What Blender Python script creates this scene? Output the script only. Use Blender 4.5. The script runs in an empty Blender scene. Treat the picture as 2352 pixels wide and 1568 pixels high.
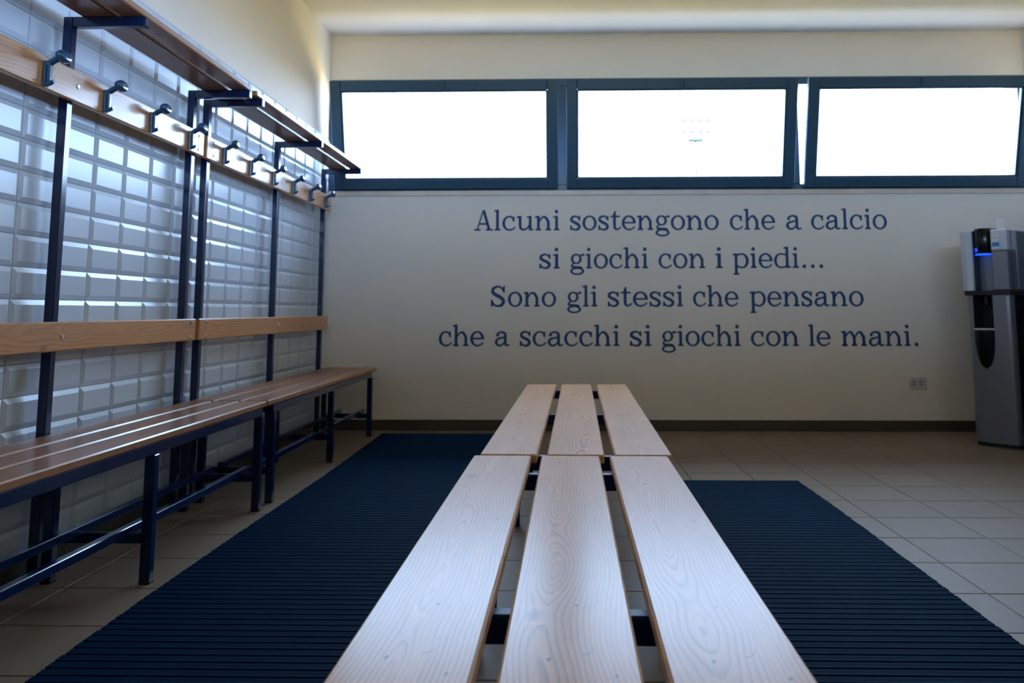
import bpy, bmesh, math, random
from mathutils import Vector, Matrix

# ------------------------------------------------------------------ camera, sky, sun, exposure
scene = bpy.context.scene
COL = scene.collection
PI = math.pi

def setup_camera():
    f, cx, cy = 1925.8, 1241.4, 483.6          # focal length / principal point in pixels of a 2352 x 1568 frame
    pitch, yaw, roll, h = 0.1186, -0.0238, -0.0013, 0.8128
    fw0 = Vector((math.sin(yaw), math.cos(yaw), 0)); rt = Vector((math.cos(yaw), -math.sin(yaw), 0)); up0 = Vector((0, 0, 1))
    fw = fw0 * math.cos(pitch) + up0 * math.sin(pitch); up = up0 * math.cos(pitch) - fw0 * math.sin(pitch)
    r2 = rt * math.cos(roll) + up * math.sin(roll); u2 = up * math.cos(roll) - rt * math.sin(roll)
    cam = bpy.data.cameras.new('camera'); ob = bpy.data.objects.new('camera', cam); COL.objects.link(ob)
    m = Matrix((r2, u2, -fw)).transposed().to_4x4(); m.translation = (0, 0, h); ob.matrix_world = m
    cam.sensor_width = 36; cam.lens = f / 2352 * 36
    cam.shift_x = (1176 - cx) / 2352; cam.shift_y = (cy - 784) / 2352
    cam.clip_start = 0.02; cam.clip_end = 500
    cam.dof.use_dof = True; cam.dof.focus_distance = 1.75; cam.dof.aperture_fstop = 7.0
    scene.camera = ob
setup_camera()

SKY_STRENGTH = 5.0
world = bpy.data.worlds.new('sky'); scene.world = world; world.use_nodes = True
bg = world.node_tree.nodes['Background']; bg.inputs[0].default_value = (0.44, 0.64, 1.0, 1); bg.inputs[1].default_value = SKY_STRENGTH

sun = bpy.data.lights.new('sun', 'SUN'); sun.energy = 32.0; sun.angle = math.radians(1.5); sun.color = (1.0, 0.93, 0.82)
sun_ob = bpy.data.objects.new('sun', sun); COL.objects.link(sun_ob)
sun_ob.rotation_euler = (math.radians(55), 0, math.radians(-42)); sun_ob.location = (0, -6, 8)

# daylight portal filling the window opening (guides sampling of the sky, gives no light of its own)
port = bpy.data.lights.new('window_portal', 'AREA'); port.shape = 'RECTANGLE'; port.size = 4.9; port.size_y = 0.82; port.cycles.is_portal = True
port_ob = bpy.data.objects.new('window_portal', port); COL.objects.link(port_ob)
port_ob.location = (0.82, 6.13, 2.05); port_ob.rotation_euler = (math.radians(-90), 0, 0)
port2 = bpy.data.lights.new('added_side_window_portal', 'AREA'); port2.shape = 'RECTANGLE'; port2.size = 3.0; port2.size_y = 0.61; port2.cycles.is_portal = True
port2_ob = bpy.data.objects.new('added_side_window_portal', port2); COL.objects.link(port2_ob)
port2_ob.location = (3.56, 1.7, 2.155); port2_ob.rotation_euler = (math.radians(90), 0, math.radians(90))
port3 = bpy.data.lights.new('added_rear_window_portal', 'AREA'); port3.shape = 'RECTANGLE'; port3.size = 4.2; port3.size_y = 0.98; port3.cycles.is_portal = True
port3_ob = bpy.data.objects.new('added_rear_window_portal', port3); COL.objects.link(port3_ob)
port3_ob.location = (0.5, -2.48, 2.19); port3_ob.rotation_euler = (math.radians(90), 0, 0)

vs = scene.view_settings
vs.view_transform = 'Standard'; vs.look = 'None'; vs.gamma = 1.0; vs.exposure = 2.45; vs.use_curve_mapping = False
scene.cycles.diffuse_bounces = 8; scene.cycles.max_bounces = 14; scene.cycles.transparent_max_bounces = 12
scene.cycles.sample_clamp_indirect = 12.0
scene.cycles.caustics_reflective = False; scene.cycles.caustics_refractive = False

# ------------------------------------------------------------------ helpers
class MB:
    """collects vertices and faces of one mesh"""
    def __init__(self): self.v = []; self.f = []; self.sm = []
    def add(self, vs_, fs, smooth=False):
        o = len(self.v); self.v += [tuple(p) for p in vs_]
        for q in fs: self.f.append(tuple(o + i for i in q)); self.sm.append(smooth)
        return self
    def box(self, x0, x1, y0, y1, z0, z1, b=0.0):
        if b <= 0:
            self.add([(x0, y0, z0), (x1, y0, z0), (x1, y1, z0), (x0, y1, z0), (x0, y0, z1), (x1, y0, z1), (x1, y1, z1), (x0, y1, z1)],
                     [(3, 2, 1, 0), (4, 5, 6, 7), (0, 1, 5, 4), (1, 2, 6, 5), (2, 3, 7, 6), (3, 0, 4, 7)])
            return self
        # chamfered box: three inset copies of each corner
        V = []; idx = {}
        for i, x in enumerate((x0, x1)):
            for j, y in enumerate((y0, y1)):
                for k, z in enumerate((z0, z1)):
                    sx, sy, sz = (b if i == 0 else -b), (b if j == 0 else -b), (b if k == 0 else -b)
                    idx[i, j, k] = len(V); V += [(x, y + sy, z + sz), (x + sx, y, z + sz), (x + sx, y + sy, z)]
        F = []
        g = lambda i, j, k, a: idx[i, j, k] + a
        F.append([g(0, 0, 0, 0), g(0, 0, 1, 0), g(0, 1, 1, 0), g(0, 1, 0, 0)]); F.append([g(1, 0, 0, 0), g(1, 1, 0, 0), g(1, 1, 1, 0), g(1, 0, 1, 0)])
        F.append([g(0, 0, 0, 1), g(1, 0, 0, 1), g(1, 0, 1, 1), g(0, 0, 1, 1)]); F.append([g(0, 1, 0, 1), g(0, 1, 1, 1), g(1, 1, 1, 1), g(1, 1, 0, 1)])
        F.append([g(0, 0, 0, 2), g(0, 1, 0, 2), g(1, 1, 0, 2), g(1, 0, 0, 2)]); F.append([g(0, 0, 1, 2), g(1, 0, 1, 2), g(1, 1, 1, 2), g(0, 1, 1, 2)])
        for j in (0, 1):
            for k in (0, 1): pass
        for i in (0, 1):
            for j in (0, 1): F.append([g(i, j, 0, 0), g(i, j, 0, 1), g(i, j, 1, 1), g(i, j, 1, 0)])
            for k in (0, 1): F.append([g(i, 0, k, 0), g(i, 0, k, 2), g(i, 1, k, 2), g(i, 1, k, 0)])
        for j in (0, 1):
            for k in (0, 1): F.append([g(0, j, k, 1), g(0, j, k, 2), g(1, j, k, 2), g(1, j, k, 1)])
        for i in (0, 1):
            for j in (0, 1):
                for k in (0, 1): F.append([g(i, j, k, 0), g(i, j, k, 1), g(i, j, k, 2)])
        return self.add(V, F)
    def prism(self, pts, axis, a, b):
        """polygon pts extruded along axis ('x','y','z') from a to b"""
        n = len(pts)
        def mk(p, c): return {'x': (c, p[0], p[1]), 'y': (p[0], c, p[1]), 'z': (p[0], p[1], c)}[axis]
        V = [mk(p, a) for p in pts] + [mk(p, b) for p in pts]
        F = [tuple(range(n - 1, -1, -1)), tuple(range(n, 2 * n))] + [(i, (i + 1) % n, n + (i + 1) % n, n + i) for i in range(n)]
        return self.add(V, F)
    def cyl(self, p0, p1, r0, r1=None, n=12, smooth=True):
        r1 = r0 if r1 is None else r1
        p0 = Vector(p0); p1 = Vector(p1); d = (p1 - p0).normalized()
        a = d.orthogonal().normalized(); c = d.cross(a)
        V = []
        for p, r in ((p0, r0), (p1, r1)):
            for i in range(n):
                t = 2 * PI * i / n; V.append(p + a * (r * math.cos(t)) + c * (r * math.sin(t)))
        self.add(V, [(i, (i + 1) % n, n + (i + 1) % n, n + i) for i in range(n)], smooth)
        self.add(V[:n], [tuple(range(n - 1, -1, -1))]); self.add(V[n:], [tuple(range(n))])
        return self
    def loft(self, rings, smooth=True, caps=True):
        n = len(rings[0]); V = [p for r in rings for p in r]
        F = [(k * n + i, k * n + (i + 1) % n, (k + 1) * n + (i + 1) % n, (k + 1) * n + i) for k in range(len(rings) - 1) for i in range(n)]
        self.add(V, F, smooth)
        if caps: self.add(rings[0], [tuple(range(n - 1, -1, -1))]); self.add(rings[-1], [tuple(range(n))])
        return self
    def mesh(self, name):
        me = bpy.data.meshes.new(name); me.from_pydata(self.v, [], self.f)
        me.polygons.foreach_set('use_smooth', self.sm)
        bm = bmesh.new(); bm.from_mesh(me); bmesh.ops.recalc_face_normals(bm, faces=bm.faces); bm.to_mesh(me); bm.free()
        me.update(); return me
    def build(self, name, mat, parent=None, loc=(0, 0, 0)):
        return link(name, self.mesh(name), mat, parent, loc)

def link(name, me, mat, parent=None, loc=(0, 0, 0)):
    o = bpy.data.objects.new(name, me); COL.objects.link(o)
    if mat is not None and not me.materials: me.materials.append(mat)
    o.location = loc
    if parent is not None: o.parent = parent
    return o
def thing(name, label, cat, loc=(0, 0, 0), rz=0.0, group=None):
    o = bpy.data.objects.new(name, None); COL.objects.link(o); o.location = loc; o.rotation_euler = (0, 0, rz)
    o.empty_display_size = 0.1; o['label'] = label; o['category'] = cat
    if group: o['group'] = group
    return o
def structure(o): o['kind'] = 'structure'; return o
def smooth_angle(o, deg=40):
    for p in o.data.polygons: p.use_smooth = True
    try: o.data.set_sharp_from_angle(angle=math.radians(deg))
    except Exception: pass
    return o

# ------------------------------------------------------------------ materials
def srgb(r, g, b):
    c = lambda v: (v / 255 / 12.92) if v <= 10 else ((v / 255 + 0.055) / 1.055) ** 2.4
    return (c(r), c(g), c(b))
class NT:
    def __init__(self, name):
        self.m = bpy.data.materials.new(name); self.m.use_nodes = True; self.t = self.m.node_tree
        self.b = self.t.nodes['Principled BSDF']; self.out = self.t.nodes['Material Output']
    def n(self, typ, **kw):
        o = self.t.nodes.new(typ)
        for k, v in kw.items(): setattr(o, k, v)
        return o
    def l(self, a, b): self.t.links.new(a, b)
    def math(self, op, a, b=None, c=None):
        o = self.n('ShaderNodeMath', operation=op)
        for i, v in enumerate((a, b, c)):
            if v is None: continue
            if isinstance(v, (int, float)): o.inputs[i].default_value = v
            else: self.l(v, o.inputs[i])
        return o.outputs[0]
    def mix(self, f, a, b):
        o = self.n('ShaderNodeMix', data_type='RGBA')
        for i, v in ((0, f), (6, a), (7, b)):
            if isinstance(v, (int, float)): o.inputs[i].default_value = v
            elif isinstance(v, tuple): o.inputs[i].default_value = (*v, 1)
            else: self.l(v, o.inputs[i])
        return o.outputs[2]
    def noise(self, scale, detail=3, rough=0.5, vec=None):
        o = self.n('ShaderNodeTexNoise'); o.inputs['Scale'].default_value = scale; o.inputs['Detail'].default_value = detail; o.inputs['Roughness'].default_value = rough
        if vec is not None: self.l(vec, o.inputs['Vector'])
        return o.outputs['Fac']
    def ramp(self, fac, stops):
        o = self.n('ShaderNodeValToRGB'); e = o.color_ramp.elements
        while len(e) < len(stops): e.new(0.5)
        for s, (p, c) in zip(e, stops): s.position = p; s.color = (*c, 1) if len(c) == 3 else c
        self.l(fac, o.inputs[0]); return o.outputs[0]
    def bump(self, h, strength, dist=0.001):
        o = self.n('ShaderNodeBump'); o.inputs['Strength'].default_value = strength; o.inputs['Distance'].default_value = dist
        self.l(h, o.inputs['Height']); self.l(o.outputs[0], self.b.inputs['Normal']); return o
    def coord(self, which='Object'): return self.n('ShaderNodeTexCoord').outputs[which]
    def scaled(self, vec, s):
        o = self.n('ShaderNodeMapping'); o.inputs['Scale'].default_value = s; self.l(vec, o.inputs[0]); return o.outputs[0]
    def set(self, **kw):
        for k, v in kw.items():
            i = self.b.inputs[k.replace('_', ' ')]
            i.default_value = (*v, 1) if isinstance(v, tuple) else v
        return self

def plain(name, col, rough=0.5, metal=0.0, coat=0.0, var=0.0, spec=0.5, bump=0.0, bscale=200):
    t = NT(name); t.set(Base_Color=col, Roughness=rough, Metallic=metal, Coat_Weight=coat, Specular_IOR_Level=spec); t.b.inputs['Coat Roughness'].default_value = 0.12
    co = t.coord()
    if var > 0:
        n = t.noise(6, 4, 0.6, co); k = t.mix(n, tuple(c * (1 - var) for c in col), tuple(min(1, c * (1 + var)) for c in col)); t.l(k, t.b.inputs['Base Color'])
    if bump > 0: t.bump(t.noise(bscale, 2, 0.5, co), bump)
    return t.m

def wood(name, light, dark, across, rough, coat, coat_rough, ring=0.0085, worn=0.0, bump=0.25, spec=0.35):
    """plain-sawn softwood: nested growth rings cut by the board face; 'across' is the board's width axis, length runs along Y"""
    t = NT(name); co = t.coord(); sep = t.n('ShaderNodeSeparateXYZ'); t.l(co, sep.inputs[0])
    info = t.n('ShaderNodeObjectInfo'); rnd = info.outputs['Random']
    X = sep.outputs[0 if across == 'x' else 2]; Y = sep.outputs[1]
    seed = t.math('MULTIPLY', rnd, 97.0)
    u = t.math('ADD', X, t.math('MULTIPLY', t.math('SUBTRACT', t.math('FRACT', t.math('MULTIPLY', rnd, 13.7)), 0.5), 0.05))
    def n1(scale, add, detail=2):
        w = t.n('ShaderNodeTexNoise', noise_dimensions='1D'); w.inputs['Scale'].default_value = 1.0; w.inputs['Detail'].default_value = detail
        t.l(t.math('ADD', t.math('MULTIPLY', Y, scale), t.math('ADD', seed, add)), w.inputs['W']); return w.outputs[0]
    depth = t.math('MULTIPLY', t.math('SUBTRACT', n1(0.8, 0.0, 3.0), 0.47), 0.20)        # height of the board face over the pith, along its length
    sway = t.math('MULTIPLY', t.math('SUBTRACT', n1(1.6, 31.0, 2), 0.5), 0.05)
    vec = t.n('ShaderNodeCombineXYZ'); t.l(t.math('MULTIPLY', X, 14.0), vec.inputs[0]); t.l(t.math('MULTIPLY', Y, 2.6), vec.inputs[1]); t.l(seed, vec.inputs[2])
    wob = t.math('MULTIPLY', t.math('SUBTRACT', t.noise(1.0, 3, 0.5, vec.outputs[0]), 0.5), 0.016)
    uu = t.math('ADD', u, sway)
    r = t.math('ADD', t.math('SQRT', t.math('ADD', t.math('MULTIPLY', uu, uu), t.math('MULTIPLY', depth, depth))), wob)
    ph = t.math('FRACT', t.math('DIVIDE', r, ring))
    late = t.ramp(ph, [(0.0, (0, 0, 0)), (0.5, (0.08,) * 3), (0.9, (1, 1, 1)), (1.0, (0, 0, 0))])
    vm = t.n('ShaderNodeCombineXYZ'); t.l(t.math('MULTIPLY', X, 22.0), vm.inputs[0]); t.l(t.math('MULTIPLY', Y, 2.0), vm.inputs[1]); t.l(t.math('ADD', seed, 7.0), vm.inputs[2])
    strength = t.math('MULTIPLY_ADD', t.noise(1.0, 3, 0.6, vm.outputs[0]), 1.7, -0.35)
    late = t.math('MULTIPLY', late, t.math('MINIMUM', t.math('MAXIMUM', strength, 0.12), 1.0))
    # knots
    kv = t.n('ShaderNodeTexVoronoi'); kv.inputs['Scale'].default_value = 1.0
    kc = t.n('ShaderNodeCombineXYZ'); t.l(t.math('MULTIPLY', X, 9.0), kc.inputs[0]); t.l(t.math('MULTIPLY', Y, 4.5), kc.inputs[1]); t.l(seed, kc.inputs[2]); t.l(kc.outputs[0], kv.inputs['Vector'])
    ksep = t.n('ShaderNodeSeparateColor'); t.l(kv.outputs['Color'], ksep.inputs[0])
    kd = t.math('ADD', kv.outputs['Distance'], t.math('MULTIPLY', t.math('SUBTRACT', t.noise(60, 2, 0.5, co), 0.5), 0.10))
    knot = t.math('MULTIPLY', t.math('SUBTRACT', 1.0, t.math('MINIMUM', t.math('MAXIMUM', t.math('DIVIDE', t.math('SUBTRACT', kd, 0.03), 0.09), 0.0), 1.0)), t.math('GREATER_THAN', ksep.outputs[0], 0.55))
    vec2 = t.n('ShaderNodeCombineXYZ'); t.l(t.math('MULTIPLY', X, 420.0), vec2.inputs[0]); t.l(t.math('MULTIPLY', Y, 9.0), vec2.inputs[1]); t.l(seed, vec2.inputs[2])
    fib = t.noise(1.0, 2, 0.6, vec2.outputs[0])
    vec3 = t.n('ShaderNodeCombineXYZ'); t.l(t.math('MULTIPLY', X, 5.0), vec3.inputs[0]); t.l(t.math('MULTIPLY', Y, 2.2), vec3.inputs[1]); t.l(seed, vec3.inputs[2])
    patch = t.noise(1.0, 3, 0.6, vec3.outputs[0])
    col = t.mix(late, light, dark)
    col = t.mix(t.math('MULTIPLY', knot, 0.8), col, tuple(c * 0.35 for c in dark))
    col = t.mix(t.math('MULTIPLY', fib, 0.38), col, tuple(c * 0.62 for c in dark))
    col = t.mix(t.math('MULTIPLY', patch, 0.25), col, tuple(c * 0.8 for c in light))
    if worn > 0:
        # small dents and scratches with their own shapes
        v = t.n('ShaderNodeTexVoronoi', feature='DISTANCE_TO_EDGE'); v.inputs['Scale'].default_value = 9.0
        mp = t.n('ShaderNodeMapping'); mp.inputs['Scale'].default_value = (1.0, 0.55, 1.0); mp.inputs['Rotation'].default_value = (0, 0, 0.9); t.l(co, mp.inputs[0])
        dist = t.n('ShaderNodeTexNoise'); dist.inputs['Scale'].default_value = 4.0; t.l(mp.outputs[0], dist.inputs['Vector'])
        av = t.n('ShaderNodeVectorMath', operation='ADD'); t.l(mp.outputs[0], av.inputs[0]); t.l(dist.outputs['Color'], av.inputs[1]); t.l(av.outputs[0], v.inputs['Vector'])
        line = t.math('LESS_THAN', v.outputs['Distance'], 0.0035)
        gate = t.math('GREATER_THAN', t.noise(9, 2, 0.5, co), 0.63)
        scr = t.math('MULTIPLY', line, gate)
        dv = t.n('ShaderNodeTexVoronoi'); dv.inputs['Scale'].default_value = 34.0; t.l(t.scaled(co, (1, 0.45, 1)), dv.inputs['Vector'])
        dent = t.math('MULTIPLY', t.math('LESS_THAN', dv.outputs['Distance'], 0.09), t.math('GREATER_THAN', t.noise(14, 1, 0.5, co), 0.56))
        mark = t.math('MAXIMUM', scr, dent)
        col = t.mix(t.math('MULTIPLY', mark, worn), col, tuple(c * 0.25 for c in dark))
        h = t.math('SUBTRACT', t.math('ADD', t.math('MULTIPLY', late, 0.5), t.math('MULTIPLY', fib, 0.6)), t.math('MULTIPLY', mark, 2.0))
    else:
        h = t.math('ADD', t.math('MULTIPLY', late, 0.4), t.math('MULTIPLY', fib, 0.4))
    t.l(col, t.b.inputs['Base Color']); t.bump(h, bump, 0.0006)
    t.set(Roughness=rough, Coat_Weight=coat, Specular_IOR_Level=spec); t.b.inputs['Coat Roughness'].default_value = coat_rough
    return t.m

def tile_mat(name, col, rough, var, coat=0.0, mottle=0.0, spec=0.5):
    t = NT(name); info = t.n('ShaderNodeObjectInfo'); co = t.coord()
    a = t.mix(info.outputs['Random'], tuple(c * (1 - var) for c in col), tuple(min(1, c * (1 + var)) for c in col))
    if mottle > 0:
        a = t.mix(t.math('MULTIPLY', t.noise(18, 5, 0.65, co), mottle), a, tuple(c * 0.7 for c in col))
        t.bump(t.noise(120, 3, 0.6, co), 0.25)
    t.l(a, t.b.inputs['Base Color']); t.set(Roughness=rough, Coat_Weight=coat, Specular_IOR_Level=spec); t.b.inputs['Coat Roughness'].default_value = 0.05
    return t.m

def glass_mat(name):
    t = NT(name); tr = t.n('ShaderNodeBsdfTransparent'); tr.inputs[0].default_value = (0.96, 0.98, 0.97, 1)
    gl = t.n('ShaderNodeBsdfGlossy'); gl.inputs['Roughness'].default_value = 0.0
    fr = t.n('ShaderNodeFresnel'); fr.inputs[0].default_value = 1.45; mx = t.n('ShaderNodeMixShader')
    t.l(fr.outputs[0], mx.inputs[0]); t.l(tr.outputs[0], mx.inputs[1]); t.l(gl.outputs[0], mx.inputs[2]); t.l(mx.outputs[0], t.out.inputs[0])
    return t.m
def emit_mat(name, col, s):
    t = NT(name); t.set(Base_Color=col); t.b.inputs['Emission Color'].default_value = (*col, 1); t.b.inputs['Emission Strength'].default_value = s; return t.m

M = {
    'plaster': plain('plaster_warm_white', (0.86, 0.80, 0.715), 0.85, bump=0.12, bscale=260, var=0.02),
    'ceiling': plain('ceiling_white', (0.80, 0.78, 0.75), 0.9, bump=0.1),
    'tile': tile_mat('glazed_white_tile', (0.64, 0.725, 0.85), 0.29, 0.012),
    'grout': plain('grey_grout', (0.34, 0.34, 0.34), 0.9),
    'floor_tile': tile_mat('beige_stoneware', (0.235, 0.170, 0.113), 0.5, 0.05, mottle=0.4, spec=0.28),
    'floor_grout': plain('dark_grout', (0.09, 0.075, 0.065), 0.9),
    'skirting': tile_mat('brown_skirting_tile', (0.075, 0.058, 0.036), 0.4, 0.05, mottle=0.3),
    'steel': plain('navy_painted_steel', (0.003, 0.015, 0.068), 0.17, coat=0.2, spec=0.5),
    'steel_dusty': plain('dusty_navy_steel', (0.006, 0.024, 0.085), 0.5, spec=0.3),
    'frame': plain('dark_teal_window_paint', (0.022, 0.075, 0.125), 0.35, coat=0.2),
    'hook': plain('teal_blue_plastic', (0.010, 0.075, 0.16), 0.22, coat=0.6),
    'mat': plain('navy_pvc', (0.0008, 0.020, 0.056), 0.65, var=0.2, spec=0.03, bump=0.15, bscale=120),
    'mat_dark': plain('dark_pvc_web', (0.002, 0.010, 0.024), 0.7),
    'letter': plain('navy_lettering', (0.008, 0.052, 0.18), 0.6),
    'light_absorber': plain('dark_blue_light_absorber', (0.045, 0.06, 0.10), 0.6),  # dark coat of the added screen and band, soaks up bounced light
    'stone': plain('travertine_sill', (0.80, 0.66, 0.52), 0.4, var=0.25),
    'bolt': plain('zinc_bolt', (0.62, 0.64, 0.68), 0.3, metal=1.0),
    'bolt_dark': plain('dark_bolt', (0.10, 0.08, 0.07), 0.4, metal=0.6),
    'plug': plain('white_plastic', (0.62, 0.61, 0.58), 0.4),
    'plug_dark': plain('socket_grey', (0.42, 0.41, 0.39), 0.4),
    'silver': plain('silver_plastic', (0.24, 0.25, 0.285), 0.32, metal=0.55, coat=0.2),
    'silver_light': plain('pale_silver_plastic', (0.60, 0.64, 0.72), 0.28, metal=0.35, coat=0.3),
    'black': plain('gloss_black', (0.003, 0.003, 0.004), 0.2, coat=0.1, spec=0.3),
    'black_matt': plain('matt_black', (0.012, 0.012, 0.013), 0.5),
    'card': plain('white_card', (0.75, 0.77, 0.80), 0.5),
    'card_blue': plain('print_blue', (0.02, 0.26, 0.62), 0.5),
    'card_grey': plain('print_grey', (0.30, 0.38, 0.50), 0.5),
    'blue_led': emit_mat('blue_led', (0.01, 0.09, 1.0), 0.3),
    'loop': plain('translucent_white_plastic', (0.85, 0.87, 0.9), 0.3),
    'glass': glass_mat('window_glass'),
    'galv': plain('weathered_grey_metal', (0.034, 0.034, 0.035), 0.9, spec=0.0),
    'galv_dark': plain('dull_grey_metal', (0.0125, 0.0125, 0.0135), 0.9, spec=0.0),
    'galv_teal': plain('dark_teal_metal', (0.017, 0.0245, 0.025), 0.9, spec=0.0),
    'meadow': plain('sunlit_dry_grass', (0.19, 0.150, 0.07), 0.95, var=0.2),
    'paving': plain('pale_paving', (0.42, 0.39, 0.34), 0.9, var=0.1),
    'wood_side': wood('varnished_larch', (0.42, 0.18, 0.065), (0.20, 0.075, 0.022), 'x', 0.5, 0.5, 0.16, ring=0.010, bump=0.15),
    'wood_board': wood('varnished_larch_board', (0.74, 0.34, 0.12), (0.34, 0.125, 0.035), 'z', 0.45, 0.65, 0.18, ring=0.012, bump=0.15),
    'wood_bench': wood('worn_pale_larch', (0.78, 0.44, 0.225), (0.22, 0.10, 0.042), 'x', 0.6, 0.38, 0.24, ring=0.0062, worn=0.9, bump=0.22, spec=0.04),
}

# ------------------------------------------------------------------ room shell
XL, XR, YB, YF, ZC = -1.648, 3.28, 5.85, -2.2, 2.79     # left / right / window wall / wall behind the camera / ceiling
WT = 0.30
def boxobj(name, mat, *a, parent=None, b=0.0): return MB().box(*a, b=b).build(name, mat, parent)

floor = structure(boxobj('floor', M['floor_grout'], XL - WT, XR + WT, YF - WT, YB + WT, -0.2, -0.003))
structure(boxobj('ceiling', M['ceiling'], XL - WT, XR + WT, YF - WT, YB + WT, ZC, ZC + 0.3))
wall_left = structure(boxobj('wall_left', M['plaster'], XL - WT, XL, YF - WT, YB + WT, -0.003, ZC))
RY0, RY1, RZ0, RZ1 = 0.2, 3.2, 1.85, 2.46             # added strip window in the unseen right-hand wall, brightens the tiles and lettered wall
wr = MB().box(XR, XR + WT, YF - WT, YB + WT, -0.003, RZ0).box(XR, XR + WT, YF - WT, YB + WT, RZ1, ZC)
wr.box(XR, XR + WT, YF - WT, RY0, RZ0, RZ1).box(XR, XR + WT, RY1, YB + WT, RZ0, RZ1)
structure(wr.build('wall_right', M['plaster']))
structure(boxobj('added_sky_shade', M['ceiling'], XR + WT + 0.001, XR + WT + 2.6, YF - WT, YB + WT, 2.62, 2.79))  # added unseen slab, cuts the high sky off the right-hand opening
FX0, FX1, FZ0, FZ1 = -1.6, 2.6, 1.70, 2.68             # added strip window in the unseen rear wall, lights the lettered wall
wf = MB().box(XL, XR, YF - WT, YF, -0.003, FZ0).box(XL, XR, YF - WT, YF, FZ1, ZC).box(XL, FX0, YF - WT, YF, FZ0, FZ1).box(FX1, XR, YF - WT, YF, FZ0, FZ1)
structure(wf.build('wall_front', M['plaster']))
structure(boxobj('added_light_screen', M['light_absorber'], XL, XR - 0.9, -0.36, -0.26, -0.003, 1.85))  # added unseen screen behind the camera, shades the foot of the lettered wall
structure(boxobj('added_sun_shade', M['ceiling'], XL - WT, XR + WT, YF - WT - 1.5, YF - WT - 0.001, 2.79, 3.0))  # added unseen slab, keeps direct sun out of the rear opening
structure(boxobj('added_dark_band', M['light_absorber'], XR - 0.012, XR - 0.0005, YF, YB - 0.01, 0.0, 1.45))  # added dark band out of view, lowers bounce from the right-hand wall
wb = MB().box(XL, XR, YB, YB + WT, -0.003, 1.618).box(XL, XR, YB, YB + WT, 2.46, ZC)
wall_back = structure(wb.build('wall_back', M['plaster']))

# floor tiles: 30 x 30 cm stoneware, every tile of the visible floor is its own piece
def tile_mesh(name, w, h, t=0.006, bev=0.002, inset=0.0015):
    m = MB(); x0, x1, y0, y1 = inset, w - inset, inset, h - inset
    m.add([(x0, y0, 0), (x1, y0, 0), (x1, y1, 0), (x0, y1, 0), (x0, y0, t - bev), (x1, y0, t - bev), (x1, y1, t - bev), (x0, y1, t - bev),
           (x0 + bev, y0 + bev, t), (x1 - bev, y0 + bev, t), (x1 - bev, y1 - bev, t), (x0 + bev, y1 - bev, t)],
          [(0, 1, 5, 4), (1, 2, 6, 5), (2, 3, 7, 6), (3, 0, 4, 7), (4, 5, 9, 8), (5, 6, 10, 9), (6, 7, 11, 10), (7, 4, 8, 11), (8, 9, 10, 11)])
    return m
GX, GY, T = 0.9289, 4.3642, 0.30
cache = {}
rest = MB()
xs = [GX + T * k for k in range(-9, 9)]; ys = [GY + T * k for k in range(-26, 6)]
for i in range(len(xs) - 1):
    for j in range(len(ys) - 1):
        xa, xb = max(xs[i], XL), min(xs[i + 1], XR); ya, yb = max(ys[j], YF), min(ys[j + 1], YB)
        if xb - xa < 0.004 or yb - ya < 0.004: continue
        key = (round(xb - xa, 4), round(yb - ya, 4))
        if ya > 1.3:
            if key not in cache: cache[key] = tile_mesh('floor_tile', *key).mesh('floor_tile')
            link('tile', cache[key], M['floor_tile'], floor, (xa, ya, -0.006))
        else:
            tm = tile_mesh('t', *key); rest.add([(x + xa, y + ya, z - 0.006) for x, y, z in tm.v], tm.f)
o = rest.build('tile_field', M['floor_tile'], floor); o['kind'] = 'stuff'

# glazed wall tiles, 20 x 10 cm with bevelled rims, stacked in straight joints
TW, TH, TZ0, TY0 = 0.2001, 0.0979, 0.0661, 2.879
def wall_tile_mb(w, h):
    m = MB(); g = 0.0013; bv = 0.0155; d1 = 0.0022; d2 = 0.0085
    a, b, c, d = g, w - g, g, h - g
    bw = min(bv, (b - a) * 0.4)
    q = lambda x, y0, y1, z0, z1: [(x, y0, z0), (x, y1, z0), (x, y1, z1), (x, y0, z1)]
    V = q(0, a, b, c, d) + q(d1, a, b, c, d) + q(d2, a + bw, b - bw, c + bv, d - bv)
    F = [(k, (k + 1) % 4, 4 + (k + 1) % 4, 4 + k) for k in range(4)] + [(4 + k, 4 + (k + 1) % 4, 8 + (k + 1) % 4, 8 + k) for k in range(4)] + [(8, 9, 10, 11)]
    m.add(V, F); return m
boxobj('grout_bed', M['grout'], XL, XL + 0.0012, YF, YB, TZ0, TZ0 + 20 * TH, parent=wall_left)
cache = {}; rest = MB(); rest_far = MB()
for c in range(-30, 15):
    ya = max(TY0 + TW * c, YF); yb = min(TY0 + TW * (c + 1), YB)
    if yb - ya < 0.01: continue
    for r in range(20):
        z = TZ0 + TH * r; key = round(yb - ya, 4)
        if -3 <= c <= 11:
            if key not in cache: cache[key] = wall_tile_mb(yb - ya, TH).mesh('wall_tile')
            link('tile', cache[key], M['tile'], wall_left, (XL, ya, z))
        else:
            tm = wall_tile_mb(yb - ya, TH); rest.add([(x + XL, y + ya, zz + z) for x, y, zz in tm.v], tm.f)
o = rest.build('tile_field', M['tile'], wall_left); o['kind'] = 'stuff'

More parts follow.
